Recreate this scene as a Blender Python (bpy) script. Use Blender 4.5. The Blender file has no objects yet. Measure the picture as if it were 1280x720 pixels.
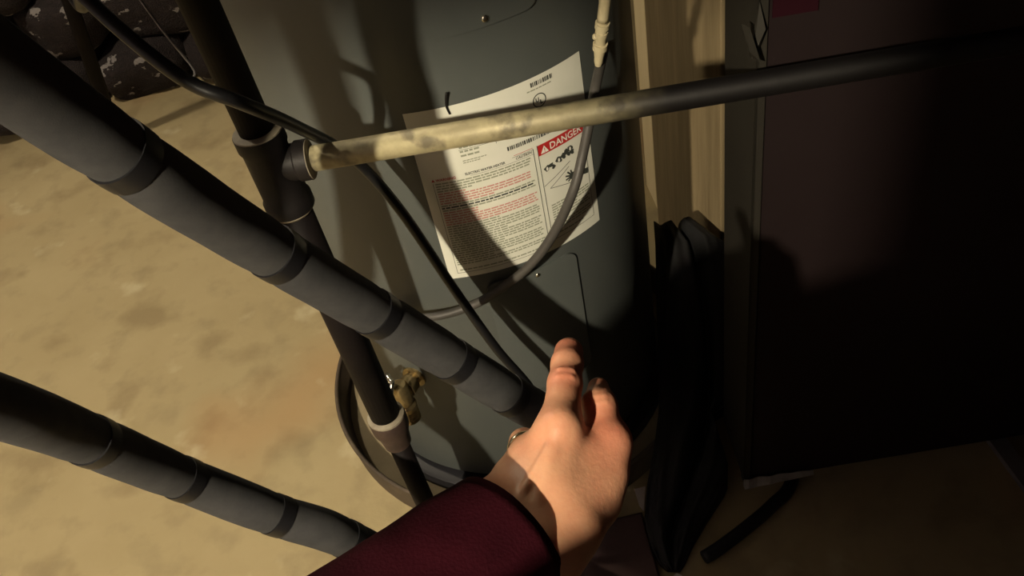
import bpy, bmesh, math, random
import numpy as np
import openvdb
from mathutils import Vector, Matrix, noise

scene = bpy.context.scene
COL = scene.collection
PI = math.pi
rnd = random.Random(7)

# ------------------------------------------------------------------ camera
CAM = np.array([0.0, 0.0, 1.34])
FPX = 1108.0                                   # focal length in pixels of a 1280 wide frame
FW = np.array([0.0, 0.72990, -0.68355])
RT = np.array([0.97536, -0.15079, -0.16102])
UP = np.cross(RT, FW)
cam_d = bpy.data.cameras.new('camera')
cam_d.sensor_width = 36.0
cam_d.lens = 36.0 * FPX / 1280.0
cam_d.clip_start = 0.02
cam_o = bpy.data.objects.new('camera', cam_d)
COL.objects.link(cam_o)
cam_o.matrix_world = Matrix(((RT[0], UP[0], -FW[0], CAM[0]), (RT[1], UP[1], -FW[1], CAM[1]),
                             (RT[2], UP[2], -FW[2], CAM[2]), (0, 0, 0, 1)))
scene.camera = cam_o

# ------------------------------------------------------------------ world, exposure, lamp power
W = bpy.data.worlds.new('world'); scene.world = W; W.use_nodes = True
W.node_tree.nodes['Background'].inputs[0].default_value = (0.55, 0.45, 0.75, 1)
W.node_tree.nodes['Background'].inputs[1].default_value = 0.028
scene.view_settings.view_transform = 'Standard'
scene.view_settings.look = 'None'
scene.view_settings.exposure = 0.0
scene.view_settings.gamma = 1.0
scene.view_settings.use_curve_mapping = False
BULB = Vector((-1.14, -1.43, 2.18))
BULB_COLOR = (1.0, 0.86, 0.62)
BULB_STRENGTH = 9600.0
BULB_BACK = Vector((-1.35, 1.90, 2.12))
BULB_BACK_STRENGTH = 700.0

# ------------------------------------------------------------------ measuring helpers (photo pixel -> point at a real distance)
def ray(x, y):
    return ((x - 640) * RT - (y - 360) * UP + FPX * FW) / FPX
def at(x, y, depth):
    return Vector(CAM + ray(x, y) * depth)
def atd(x, y, D):
    v = ray(x, y)
    return Vector(CAM + v * (D / math.hypot(v[0], v[1])))
def atz(x, y, z):
    v = ray(x, y)
    return Vector(CAM + v * ((z - CAM[2]) / v[2]))

# ------------------------------------------------------------------ object helpers
def tag(o, label=None, cat=None, group=None, kind=None):
    if label: o['label'] = label
    if cat: o['category'] = cat
    if group: o['group'] = group
    if kind: o['kind'] = kind
    return o

def thing(name, label, cat, loc=(0, 0, 0), group=None):
    o = bpy.data.objects.new(name, None); COL.objects.link(o)
    o.location = loc; o.empty_display_size = 0.1
    tag(o, label, cat, group)
    return o

def link(name, me, mat, parent=None, smooth=True):
    if mat is not None and not me.materials: me.materials.append(mat)
    o = bpy.data.objects.new(name, me); COL.objects.link(o)
    if smooth:
        me.polygons.foreach_set('use_smooth', [True] * len(me.polygons))
    if parent is not None:
        o.parent = parent
        b = parent
        off = Vector((0, 0, 0))
        while b is not None:
            off += Vector(b.location); b = b.parent
        me.transform(Matrix.Translation(-off))
    return o

def from_bm(name, bm, mat, parent=None, smooth=True, sharp=None):
    me = bpy.data.meshes.new(name)
    bmesh.ops.recalc_face_normals(bm, faces=bm.faces)
    bm.to_mesh(me); bm.free()
    o = link(name, me, mat, parent, smooth)
    if smooth and sharp:
        me.set_sharp_from_angle(angle=math.radians(sharp))
    return o

def frame_of(d):
    d = Vector(d).normalized()
    a = Vector((0, 0, 1)) if abs(d.z) < 0.9 else Vector((1, 0, 0))
    x = a.cross(d).normalized(); y = d.cross(x).normalized()
    return x, y, d

def catmull(P, n=8):
    P = [Vector(p) for p in P]
    if len(P) == 2: return [P[0].lerp(P[1], i / n) for i in range(n + 1)]
    out = []
    Q = [P[0] * 2 - P[1]] + P + [P[-1] * 2 - P[-2]]
    for i in range(1, len(Q) - 2):
        p0, p1, p2, p3 = Q[i - 1], Q[i], Q[i + 1], Q[i + 2]
        for k in range(n):
            t = k / n
            out.append(0.5 * ((2 * p1) + (p2 - p0) * t + (2 * p0 - 5 * p1 + 4 * p2 - p3) * t * t
                              + (3 * p1 - p0 - 3 * p2 + p3) * t ** 3))
    out.append(P[-1])
    return out

def resample(P, step):
    L = [0.0]
    for a, b in zip(P, P[1:]): L.append(L[-1] + (b - a).length)
    n = max(2, int(L[-1] / step)); out = []; j = 0
    for i in range(n + 1):
        s = L[-1] * i / n
        while j < len(P) - 2 and L[j + 1] < s: j += 1
        t = (s - L[j]) / max(1e-9, L[j + 1] - L[j])
        out.append(P[j].lerp(P[j + 1], min(1, max(0, t))))
    return out, L[-1]

def tube(bm, P, R, seg=16, cap=True, rfun=None):
    """sweep a circle along points P; R number or list"""
    P = [Vector(p) for p in P]; n = len(P)
    T = [(P[min(i + 1, n - 1)] - P[max(i - 1, 0)]).normalized() for i in range(n)]
    x, y, _ = frame_of(T[0]); rings = []
    for i in range(n):
        x = (x - T[i] * x.dot(T[i])).normalized(); y = T[i].cross(x)
        r = R[i] if isinstance(R, (list, tuple)) else R
        ring = []
        for k in range(seg):
            a = 2 * PI * k / seg
            rr = r if rfun is None else r * rfun(i, a, P[i])
            ring.append(bm.verts.new(P[i] + (x * math.cos(a) + y * math.sin(a)) * rr))
        rings.append(ring)
    for a, b in zip(rings, rings[1:]):
        for k in range(seg):
            bm.faces.new((a[k], a[(k + 1) % seg], b[(k + 1) % seg], b[k]))
    if cap:
        bm.faces.new(rings[0][::-1]); bm.faces.new(rings[-1])
    return rings

def lathe(bm, base, axis, prof, seg=24, cap=True):
    """prof: list of (distance along axis, radius)"""
    base = Vector(base); x, y, d = frame_of(axis); rings = []
    for h, r in prof:
        rings.append([bm.verts.new(base + d * h + (x * math.cos(2 * PI * k / seg) + y * math.sin(2 * PI * k / seg)) * max(r, 1e-5))
                      for k in range(seg)])
    for a, b in zip(rings, rings[1:]):
        for k in range(seg):
            bm.faces.new((a[k], a[(k + 1) % seg], b[(k + 1) % seg], b[k]))
    if cap:
        bm.faces.new(rings[0][::-1]); bm.faces.new(rings[-1])

def box(bm, o, ex, ey, ez, bevel=0.0):
    """box from corner o with edge vectors"""
    o, ex, ey, ez = Vector(o), Vector(ex), Vector(ey), Vector(ez)
    v = [bm.verts.new(o + ex * i + ey * j + ez * k) for k in (0, 1) for j in (0, 1) for i in (0, 1)]
    F = [(0, 2, 3, 1), (4, 5, 7, 6), (0, 1, 5, 4), (2, 6, 7, 3), (0, 4, 6, 2), (1, 3, 7, 5)]
    fs = [bm.faces.new([v[i] for i in f]) for f in F]
    if bevel:
        es = list({e for f in fs for e in f.edges})
        bmesh.ops.bevel(bm, geom=es, offset=bevel, segments=2, affect='EDGES', profile=0.5)

# ------------------------------------------------------------------ materials
def material(name, base, rough=0.6, metal=0.0, spec=0.5, var=None, scale=20, bump=0.0, bscale=60, sss=0.0,
             stops=None, detail=6, coat=0.0, bdist=0.004, stretch=None):
    m = bpy.data.materials.new(name); m.use_nodes = True
    nt = m.node_tree; b = nt.nodes['Principled BSDF']
    b.inputs['Base Color'].default_value = (*base, 1)
    b.inputs['Roughness'].default_value = rough; b.inputs['Metallic'].default_value = metal
    b.inputs['Specular IOR Level'].default_value = spec
    if coat: b.inputs['Coat Weight'].default_value = coat
    if sss:
        b.inputs['Subsurface Weight'].default_value = sss
        b.inputs['Subsurface Radius'].default_value = (0.009, 0.0035, 0.002)
        b.inputs['Subsurface Scale'].default_value = 1.0
    co = nt.nodes.new('ShaderNodeTexCoord'); src = co.outputs['Object']
    if stretch:
        mp = nt.nodes.new('ShaderNodeMapping'); mp.inputs['Scale'].default_value = stretch
        nt.links.new(src, mp.inputs[0]); src = mp.outputs[0]
    if var:
        n = nt.nodes.new('ShaderNodeTexNoise'); n.inputs['Scale'].default_value = scale
        n.inputs['Detail'].default_value = detail; n.inputs['Roughness'].default_value = 0.6
        nt.links.new(src, n.inputs['Vector'])
        r = nt.nodes.new('ShaderNodeValToRGB')
        st = stops or (0.35, 0.65)
        r.color_ramp.elements[0].position = st[0]; r.color_ramp.elements[1].position = st[1]
        r.color_ramp.elements[0].color = (*base, 1); r.color_ramp.elements[1].color = (*var, 1)
        nt.links.new(n.outputs['Fac'], r.inputs[0]); nt.links.new(r.outputs[0], b.inputs['Base Color'])
    if bump:
        n2 = nt.nodes.new('ShaderNodeTexNoise'); n2.inputs['Scale'].default_value = bscale
        n2.inputs['Detail'].default_value = 6
        nt.links.new(src, n2.inputs['Vector'])
        bp = nt.nodes.new('ShaderNodeBump'); bp.inputs['Strength'].default_value = bump; bp.inputs['Distance'].default_value = bdist
        nt.links.new(n2.outputs['Fac'], bp.inputs['Height']); nt.links.new(bp.outputs[0], b.inputs['Normal'])
    return m

def layer(m, color, scale, lo, hi, detail=5, seed=0.0, stretch=None, amount=1.0):
    """lay a second colour over a material with its own noise mask (stains, dust, wear)"""
    nt = m.node_tree; b = nt.nodes['Principled BSDF']
    co = nt.nodes.new('ShaderNodeTexCoord'); mp = nt.nodes.new('ShaderNodeMapping')
    mp.inputs['Location'].default_value = (seed, seed * 1.7, seed * 0.6)
    if stretch: mp.inputs['Scale'].default_value = stretch
    nt.links.new(co.outputs['Object'], mp.inputs[0])
    n = nt.nodes.new('ShaderNodeTexNoise'); n.inputs['Scale'].default_value = scale; n.inputs['Detail'].default_value = detail
    nt.links.new(mp.outputs[0], n.inputs['Vector'])
    r = nt.nodes.new('ShaderNodeMapRange'); r.inputs['From Min'].default_value = lo; r.inputs['From Max'].default_value = hi
    r.inputs['To Max'].default_value = amount
    nt.links.new(n.outputs['Fac'], r.inputs['Value'])
    mx = nt.nodes.new('ShaderNodeMix'); mx.data_type = 'RGBA'
    inp = b.inputs['Base Color']
    if inp.is_linked: nt.links.new(inp.links[0].from_socket, mx.inputs[6])
    else: mx.inputs[6].default_value = inp.default_value[:]
    mx.inputs[7].default_value = (*color, 1)
    nt.links.new(r.outputs[0], mx.inputs[0]); nt.links.new(mx.outputs[2], inp)
    return m

M = {}
M['floor'] = material('concrete_floor', (0.345, 0.275, 0.145), 0.85, var=(0.40, 0.325, 0.18), scale=3.5, stops=(0.3, 0.7), bump=0.35, bscale=25, bdist=0.003)
layer(M['floor'], (0.215, 0.160, 0.082), 6.5, 0.55, 0.68, 8, 3.1, amount=0.6)
layer(M['floor'], (0.25, 0.20, 0.11), 16, 0.52, 0.70, 8, 5.7, amount=0.45)
layer(M['floor'], (0.40, 0.22, 0.09), 1.3, 0.56, 0.72, 3, 8.2, amount=0.7)
layer(M['floor'], (0.56, 0.49, 0.32), 9, 0.62, 0.74, 8, 12.4, amount=0.5)
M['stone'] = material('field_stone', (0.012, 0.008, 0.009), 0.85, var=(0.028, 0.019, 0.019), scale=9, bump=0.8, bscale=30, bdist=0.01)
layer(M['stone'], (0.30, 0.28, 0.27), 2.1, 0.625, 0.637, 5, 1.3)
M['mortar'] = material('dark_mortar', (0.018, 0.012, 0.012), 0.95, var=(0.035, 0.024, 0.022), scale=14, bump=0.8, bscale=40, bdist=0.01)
M['wall'] = material('basement_wall', (0.17, 0.15, 0.19), 0.9, var=(0.21, 0.19, 0.23), scale=4, bump=0.4, bscale=30)
M['ceiling'] = material('ceiling_boards', (0.15, 0.135, 0.165), 0.9, var=(0.19, 0.17, 0.20), scale=5)
M['tank'] = material('tank_enamel', (0.078, 0.088, 0.086), 0.42, spec=0.4, var=(0.092, 0.101, 0.097), scale=5, bump=0.03, bscale=90, bdist=0.001)
layer(M['tank'], (0.135, 0.135, 0.125), 6, 0.62, 0.78, 5, 5.0, (1, 1, 0.35), amount=0.35)
M['paper'] = material('label_paper', (0.66, 0.67, 0.59), 0.55, var=(0.70, 0.70, 0.63), scale=18)
M['ink'] = material('black_ink', (0.035, 0.04, 0.035), 0.6)
M['ink_soft'] = material('small_print_ink', (0.27, 0.29, 0.22), 0.6)
M['ink_pink'] = material('red_print_ink', (0.52, 0.24, 0.215), 0.6)
M['red'] = material('danger_red', (0.42, 0.022, 0.022), 0.5)
M['white_ink'] = material('white_ink', (0.75, 0.74, 0.68), 0.55)
M['iron'] = material('black_iron', (0.006, 0.0048, 0.0052), 0.62, spec=0.12, var=(0.009, 0.0065, 0.0065), scale=25, bump=0.2, bscale=80, bdist=0.001)
layer(M['iron'], (0.022, 0.014, 0.012), 18, 0.60, 0.75, 6, 2.0, amount=0.5)
M['iron_tee'] = material('cast_fitting', (0.007, 0.006, 0.0065), 0.55, spec=0.22, var=(0.012, 0.010, 0.010), scale=30, bump=0.35, bscale=120, bdist=0.001)
M['dope'] = material('dried_pipe_dope', (0.30, 0.27, 0.20), 0.7, var=(0.20, 0.17, 0.13), scale=60)
M['reducer'] = material('rusty_reducer', (0.030, 0.018, 0.015), 0.6, var=(0.055, 0.033, 0.026), scale=40, bump=0.3, bscale=120, bdist=0.001)
M['foam'] = material('grey_pipe_foam', (0.044, 0.045, 0.048), 0.95, spec=0.2, var=(0.058, 0.058, 0.060), scale=40, bump=0.16, bscale=700, bdist=0.0008)
layer(M['foam'], (0.085, 0.083, 0.078), 11, 0.60, 0.82, 6, 4.0, amount=0.35)
M['tape'] = material('black_tape', (0.010, 0.010, 0.012), 0.45, spec=0.35)
M['cable'] = material('black_cable_jacket', (0.008, 0.008, 0.009), 0.38, spec=0.4)
M['hose'] = material('grey_hose', (0.045, 0.042, 0.038), 0.55, var=(0.065, 0.060, 0.055), scale=30)
M['ivory'] = material('ivory_plastic', (0.52, 0.46, 0.30), 0.45, var=(0.44, 0.38, 0.24), scale=40)
M['brass'] = material('tarnished_brass', (0.42, 0.33, 0.17), 0.33, metal=0.85, var=(0.25, 0.19, 0.10), scale=50)
M['chrome'] = material('bright_metal', (0.75, 0.72, 0.62), 0.22, metal=1.0)
M['pan'] = material('pan_metal', (0.050, 0.036, 0.025), 0.65, var=(0.075, 0.055, 0.037), scale=10)
layer(M['pan'], (0.15, 0.115, 0.07), 12, 0.55, 0.7, 6, 3.0, amount=0.6)
M['pan_dust'] = material('dusty_pan_floor', (0.20, 0.16, 0.095), 0.85, var=(0.27, 0.22, 0.135), scale=8)
M['wood'] = material('rough_timber', (0.175, 0.130, 0.068), 0.8, var=(0.235, 0.18, 0.098), scale=7, stretch=(9, 9, 0.6), bump=0.3, bscale=20, bdist=0.002)
M['lath'] = material('pale_new_timber', (0.74, 0.62, 0.37), 0.75, var=(0.80, 0.68, 0.43), scale=7, stretch=(9, 9, 0.8))
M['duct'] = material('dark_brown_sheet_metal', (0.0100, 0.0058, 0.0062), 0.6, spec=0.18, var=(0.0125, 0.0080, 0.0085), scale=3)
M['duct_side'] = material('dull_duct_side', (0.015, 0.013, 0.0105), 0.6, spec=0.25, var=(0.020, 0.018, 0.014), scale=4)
M['bare'] = material('bare_sheet_edge', (0.34, 0.33, 0.33), 0.45, metal=0.2, var=(0.20, 0.19, 0.19), scale=30)
M['darkred'] = material('dark_red_sticker', (0.014, 0.0014, 0.004), 0.6, spec=0.15)
M['rubber'] = material('black_rubber', (0.010, 0.010, 0.013), 0.5, spec=0.4)
M['sheeting'] = material('black_plastic_sheeting', (0.009, 0.009, 0.010), 0.55, spec=0.22, var=(0.013, 0.013, 0.0135), scale=8)
M['card'] = material('brown_cardboard', (0.050, 0.024, 0.022), 0.85, var=(0.060, 0.030, 0.027), scale=12)
M['scrap'] = material('pale_scrap', (0.5, 0.46, 0.42), 0.8)
M['greywood'] = material('grey_lath', (0.16, 0.14, 0.14), 0.85, var=(0.11, 0.10, 0.10), scale=20)
M['skin'] = material('skin', (0.60, 0.325, 0.195), 0.48, spec=0.4, var=(0.52, 0.245, 0.145), scale=32, stops=(0.38, 0.68), bump=0.32, bscale=330, sss=0.22, bdist=0.0008)
M['gold'] = material('ring_metal', (0.80, 0.68, 0.45), 0.18, metal=1.0)
M['fleece'] = material('maroon_fleece', (0.029, 0.0028, 0.0068), 0.95, spec=0.08, var=(0.040, 0.0042, 0.0094), scale=25, bump=0.25, bscale=500, bdist=0.0015)
M['jeans'] = material('dark_trousers', (0.03, 0.032, 0.045), 0.9, var=(0.045, 0.047, 0.06), scale=40)
M['boot'] = material('brown_boot', (0.06, 0.035, 0.02), 0.6)
M['hair'] = material('brown_hair', (0.04, 0.022, 0.012), 0.6)
M['lampwhite'] = material('lamp_socket', (0.6, 0.58, 0.52), 0.5)
em = bpy.data.materials.new('glowing_bulb'); em.use_nodes = True
eb = em.node_tree.nodes['Principled BSDF']
eb.inputs['Base Color'].default_value = (1, 0.9, 0.75, 1)
eb.inputs['Emission Color'].default_value = (*BULB_COLOR, 1)
eb.inputs['Emission Strength'].default_value = BULB_STRENGTH
M['bulb'] = em
em2 = em.copy(); em2.name = 'glowing_back_bulb'; em2.node_tree.nodes['Principled BSDF'].inputs['Emission Strength'].default_value = BULB_BACK_STRENGTH
M['bulb_back'] = em2

# skin: ruddier on the raised knuckles and thumb side through a vertex attribute (real skin colour)
nt = M['skin'].node_tree; sb = nt.nodes['Principled BSDF']
va = nt.nodes.new('ShaderNodeAttribute'); va.attribute_name = 'ruddy'
mx = nt.nodes.new('ShaderNodeMix'); mx.data_type = 'RGBA'
nt.links.new(sb.inputs['Base Color'].links[0].from_socket, mx.inputs[6])
mx.inputs[7].default_value = (0.56, 0.165, 0.105, 1)
nt.links.new(va.outputs['Fac'], mx.inputs[0]); nt.links.new(mx.outputs[2], sb.inputs['Base Color'])

# pale galvanised branch pipe; shade painted in as a fade to near-black beyond the tee
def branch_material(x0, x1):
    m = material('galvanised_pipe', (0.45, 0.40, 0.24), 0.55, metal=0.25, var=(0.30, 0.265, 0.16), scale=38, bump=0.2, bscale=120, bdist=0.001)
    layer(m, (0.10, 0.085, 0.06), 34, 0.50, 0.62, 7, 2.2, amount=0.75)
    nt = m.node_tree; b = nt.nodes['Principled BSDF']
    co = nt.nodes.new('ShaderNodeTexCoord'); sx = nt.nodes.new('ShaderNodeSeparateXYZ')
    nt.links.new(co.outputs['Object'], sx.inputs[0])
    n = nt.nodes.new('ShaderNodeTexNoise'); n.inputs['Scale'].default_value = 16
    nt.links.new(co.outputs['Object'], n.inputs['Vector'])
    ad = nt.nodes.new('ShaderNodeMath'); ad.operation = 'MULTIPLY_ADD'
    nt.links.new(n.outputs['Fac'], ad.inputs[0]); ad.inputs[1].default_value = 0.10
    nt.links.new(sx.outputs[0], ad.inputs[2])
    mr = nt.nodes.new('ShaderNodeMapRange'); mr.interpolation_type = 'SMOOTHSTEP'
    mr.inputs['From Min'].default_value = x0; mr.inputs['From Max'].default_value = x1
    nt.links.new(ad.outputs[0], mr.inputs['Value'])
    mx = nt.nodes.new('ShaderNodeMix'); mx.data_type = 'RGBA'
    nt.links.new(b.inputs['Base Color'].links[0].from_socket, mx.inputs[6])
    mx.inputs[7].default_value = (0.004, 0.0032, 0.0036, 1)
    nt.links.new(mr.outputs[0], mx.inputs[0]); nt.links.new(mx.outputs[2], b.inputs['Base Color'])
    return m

# ================================================================== SETTING
X0, X1, Y0, Y1, ZC = -2.7, 2.3, -2.7, 3.0, 2.3
bm = bmesh.new(); box(bm, (X0, Y0, -0.08), (X1 - X0, 0, 0), (0, Y1 - Y0, 0), (0, 0, 0.08))
tag(from_bm('floor', bm, M['floor'], smooth=False), kind='structure')
bm = bmesh.new(); box(bm, (X0, Y0, ZC), (X1 - X0, 0, 0), (0, Y1 - Y0, 0), (0, 0, 0.06))
ceil = tag(from_bm('ceiling', bm, M['ceiling'], smooth=False), kind='structure')
for side, o, ex, ey, mat in (('back', (X0, Y1, 0), (X1 - X0, 0, 0), (0, 0.1, 0), 'mortar'), ('front', (X0, Y0 - 0.1, 0), (X1 - X0, 0, 0), (0, 0.1, 0), 'wall'),
                             ('left', (X0 - 0.1, Y0, 0), (0.1, 0, 0), (0, Y1 - Y0, 0), 'wall'), ('right', (X1, Y0, 0), (0.1, 0, 0), (0, Y1 - Y0, 0), 'wall')):
    bm = bmesh.new(); box(bm, o, ex, ey, (0, 0, ZC))
    w = tag(from_bm('wall_' + side, bm, M[mat], smooth=False), kind='structure')
    if side == 'back': wall_back = w
# rough field stones of the back wall, course by course
def stone_mesh(seed):
    bm = bmesh.new(); bmesh.ops.create_icosphere(bm, subdivisions=3, radius=1)
    for v in bm.verts:
        c = v.co.copy()
        v.co = Vector([math.copysign(abs(k) ** 0.62, k) for k in c])
        v.co *= 1 + 0.22 * noise.noise(c * 1.3 + Vector((seed * 3.1, 0, seed))) + 0.10 * noise.noise(c * 3.7 + Vector((seed, seed, 0)))
    me = bpy.data.meshes.new('stone'); bm.to_mesh(me); bm.free()
    me.materials.append(M['stone']); me.polygons.foreach_set('use_smooth', [True] * len(me.polygons))
    return me
stones = [stone_mesh(k) for k in range(7)]
z = 0.0
while z < 1.25:
    h = rnd.uniform(0.13, 0.21); x = X0 + 0.2 + rnd.uniform(0, 0.15)
    while x < 0.6:
        w = rnd.uniform(0.18, 0.36)
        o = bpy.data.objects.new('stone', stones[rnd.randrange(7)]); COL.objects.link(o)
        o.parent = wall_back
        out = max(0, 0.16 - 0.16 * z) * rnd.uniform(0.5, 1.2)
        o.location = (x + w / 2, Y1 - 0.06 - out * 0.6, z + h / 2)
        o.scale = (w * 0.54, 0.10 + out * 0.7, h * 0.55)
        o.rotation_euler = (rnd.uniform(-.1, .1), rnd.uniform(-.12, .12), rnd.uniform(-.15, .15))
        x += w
    z += h

# unseen wall, ledge and beam, added behind the photographer to block the lamp
bm = bmesh.new(); box(bm, (-0.54, -0.68, 0), (X1 + 0.54, 0, 0), (0, 0.09, 0), (0, 0, ZC))
shade_wall = tag(from_bm('wall_light_blocker', bm, M['wall'], smooth=False), kind='structure')
bm = bmesh.new(); box(bm, (-0.70, -0.70, 0), (X1 + 0.70, 0, 0), (0, 0.13, 0), (0, 0, 1.485), 0.004)
tag(from_bm('shade_blocker_1', bm, M['ceiling'], smooth=False), kind='structure')  # added ledge, keeps low lamp rays off the right-hand floor
bm = bmesh.new(); box(bm, (X0, -0.68, 1.765), (-0.54 - X0, 0, 0), (0, 0.09, 0), (0, 0, ZC - 1.765))
tag(from_bm('shade_blocker_2', bm, M['ceiling'], smooth=False), kind='structure')  # added overhead beam, dims the upper tank and the near foam

# ceiling joists
for k in range(9):
    bm = bmesh.new(); box(bm, (X0 + 0.3 + k * 0.55, Y0, ZC - 0.16), (0.045, 0, 0), (0, Y1 - Y0 - 0.2, 0), (0, 0, 0.16))
    from_bm('joist', bm, M['ceiling'], ceil, smooth=False)

# two bare globe lamps on cords
def hanging_lamp(pos, label, mat, r):
    lamp = thing('hanging_lamp', label, 'lamp', pos, 'hanging lamps')
    bm = bmesh.new(); bmesh.ops.create_icosphere(bm, subdivisions=2, radius=r); bmesh.ops.translate(bm, verts=bm.verts, vec=pos)
    from_bm('bulb', bm, mat, lamp)
    bm = bmesh.new(); lathe(bm, pos + Vector((0, 0, r * 0.96)), (0, 0, 1), [(0, 0.014), (0.03, 0.015), (0.03, 0.022), (0.06, 0.022), (0.07, 0.008)], 16)
    from_bm('socket', bm, M['lampwhite'], lamp, sharp=40)
    bm = bmesh.new(); tube(bm, [pos + Vector((0, 0, r + 0.06)), Vector((pos.x, pos.y, ZC - 0.002))], 0.003, 8)
    from_bm('cord', bm, M['cable'], lamp)
hanging_lamp(BULB, 'bare glowing globe lamp hanging behind the person and the added light-blocking wall', M['bulb'], 0.036)
hanging_lamp(BULB_BACK, 'bare glowing globe lamp hanging over the open floor near the stone wall', M['bulb_back'], 0.05)

# ================================================================== WATER HEATER
TX, TY, TR, TZ = -0.028, 1.186, 0.28, 0.05
TH = 1.50
def cyl(th, z, off=0.0):
    return Vector((TX + (TR + off) * math.sin(th), TY - (TR + off) * math.cos(th), z))
heater = thing('water_heater', 'grey cylindrical electric water heater with a white warning label, standing in a round pan', 'water heater', (TX, TY, 0))
bm = bmesh.new()
lathe(bm, (TX, TY, TZ), (0, 0, 1), [(0, TR - 0.014), (0.003, TR - 0.004), (0.010, TR), (TH - 0.06, TR), (TH - 0.045, TR - 0.004), (TH - 0.02, TR - 0.06), (TH, TR - 0.16)], 128)
from_bm('tank_body', bm, M['tank'], heater, sharp=50)
bm = bmesh.new(); lathe(bm, (TX, TY, 0.016), (0, 0, 1), [(0, TR + 0.018), (0.020, TR + 0.016), (0.024, TR + 0.010), (0.024, TR - 0.03), (TZ - 0.015, TR - 0.03)], 64)  # black support ring, widened to paint in shade around the tank base
from_bm('base_shade_ring', bm, M['rubber'], heater, sharp=50)
for s in (-1, 1):
    bm = bmesh.new(); tube(bm, [(TX + s * 0.1, TY, TZ + TH - 0.02), (TX + s * 0.1, TY, ZC)], 0.011, 14)
    from_bm('supply_pipe', bm, M['brass'], heater)

L0 = math.radians(-10.5); LZ = 0.53
def uv(u, v, off=0.0): return cyl(L0 + u / 0.281, LZ + v, off)
def patch(bm, u0, u1, v0, v1, off, nu=None, vf=None):
    nu = nu or max(1, int(abs(u1 - u0) / 0.008) + 1)
    a = [bm.verts.new(uv(u0 + (u1 - u0) * i / nu, v0, off)) for i in range(nu + 1)]
    b = [bm.verts.new(uv(u0 + (u1 - u0) * i / nu, v1, off)) for i in range(nu + 1)]
    for i in range(nu): bm.faces.new((a[i], a[i + 1], b[i + 1], b[i]))
def curved_panel(u0, u1, v0, v1, rad, off, nu=24, nc=6):
    """raised panel with rounded corners following the tank"""
    pts = []
    for cx, cy, a0 in ((u1 - rad, v1 - rad, 0), (u0 + rad, v1 - rad, 90), (u0 + rad, v0 + rad, 180), (u1 - rad, v0 + rad, 270)):
        for k in range(nc + 1):
            a = math.radians(a0 + 90 * k / nc); pts.append((cx + rad * math.cos(a), cy + rad * math.sin(a)))
    # resolve horizontally into columns so the panel follows the curve
    bm = bmesh.new(); cols = []
    us = sorted(set([u0 + (u1 - u0) * i / nu for i in range(nu + 1)] + [p[0] for p in pts]))
    us = [u for i, u in enumerate(us) if i == 0 or u - us[i - 1] > 1e-5]
    def vr(u):
        d = 0.0
        if u > u1 - rad: d = u - (u1 - rad)
        elif u < u0 + rad: d = (u0 + rad) - u
        e = rad - math.sqrt(max(0, rad * rad - d * d))
        return v0 + e, v1 - e
    for u in us:
        lo, hi = vr(u)
        cols.append([bm.verts.new(uv(u, lo, 0.0)), bm.verts.new(uv(u, lo + 1e-4, off)), bm.verts.new(uv(u, hi - 1e-4, off)), bm.verts.new(uv(u, hi, 0.0))])
    for a, b in zip(cols, cols[1:]):
        for k in range(3): bm.faces.new((a[k], b[k], b[k + 1], a[k + 1]))
    for c, fl in ((cols[0], 1), (cols[-1], 0)):
        try: bm.faces.new(c if fl else c[::-1])
        except ValueError: pass
    return bm
ap = from_bm('access_panel', curved_panel(0.045, 0.1815, -0.262, -0.0185, 0.016, 0.0035), M['tank'], heater, sharp=30)
for u, v in ((0.1188, -0.0295), (0.112, -0.250)):
    bm = bmesh.new(); n = (uv(u, v, 1) - uv(u, v, 0)).normalized()
    lathe(bm, uv(u, v, 0.003), n, [(0, 0.0035), (0.0015, 0.0035), (0.0022, 0.002)], 12)
    from_bm('screw', bm, M['chrome'], ap)
up = from_bm('access_panel', curved_panel(0.045, 0.1815, 0.352, 0.60, 0.016, 0.0035), M['tank'], heater, sharp=30)
bm = bmesh.new(); n = (uv(0.1155, 0.3614, 1) - uv(0.1155, 0.3614, 0)).normalized()
lathe(bm, uv(0.1155, 0.3614, 0.003), n, [(0, 0.0045), (0.002, 0.0045), (0.003, 0.0025)], 14)
from_bm('screw', bm, M['chrome'], up)
bm = bmesh.new()
tube(bm, catmull([uv(0.0555, 0.288, 0.006), uv(0.0535, 0.280, 0.004), uv(0.0518, 0.268, 0.0022), uv(0.0535, 0.2575, 0.0018)], 5), 0.0014, 8)
from_bm('cable_tie_end', bm, M['cable'], heater)

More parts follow.
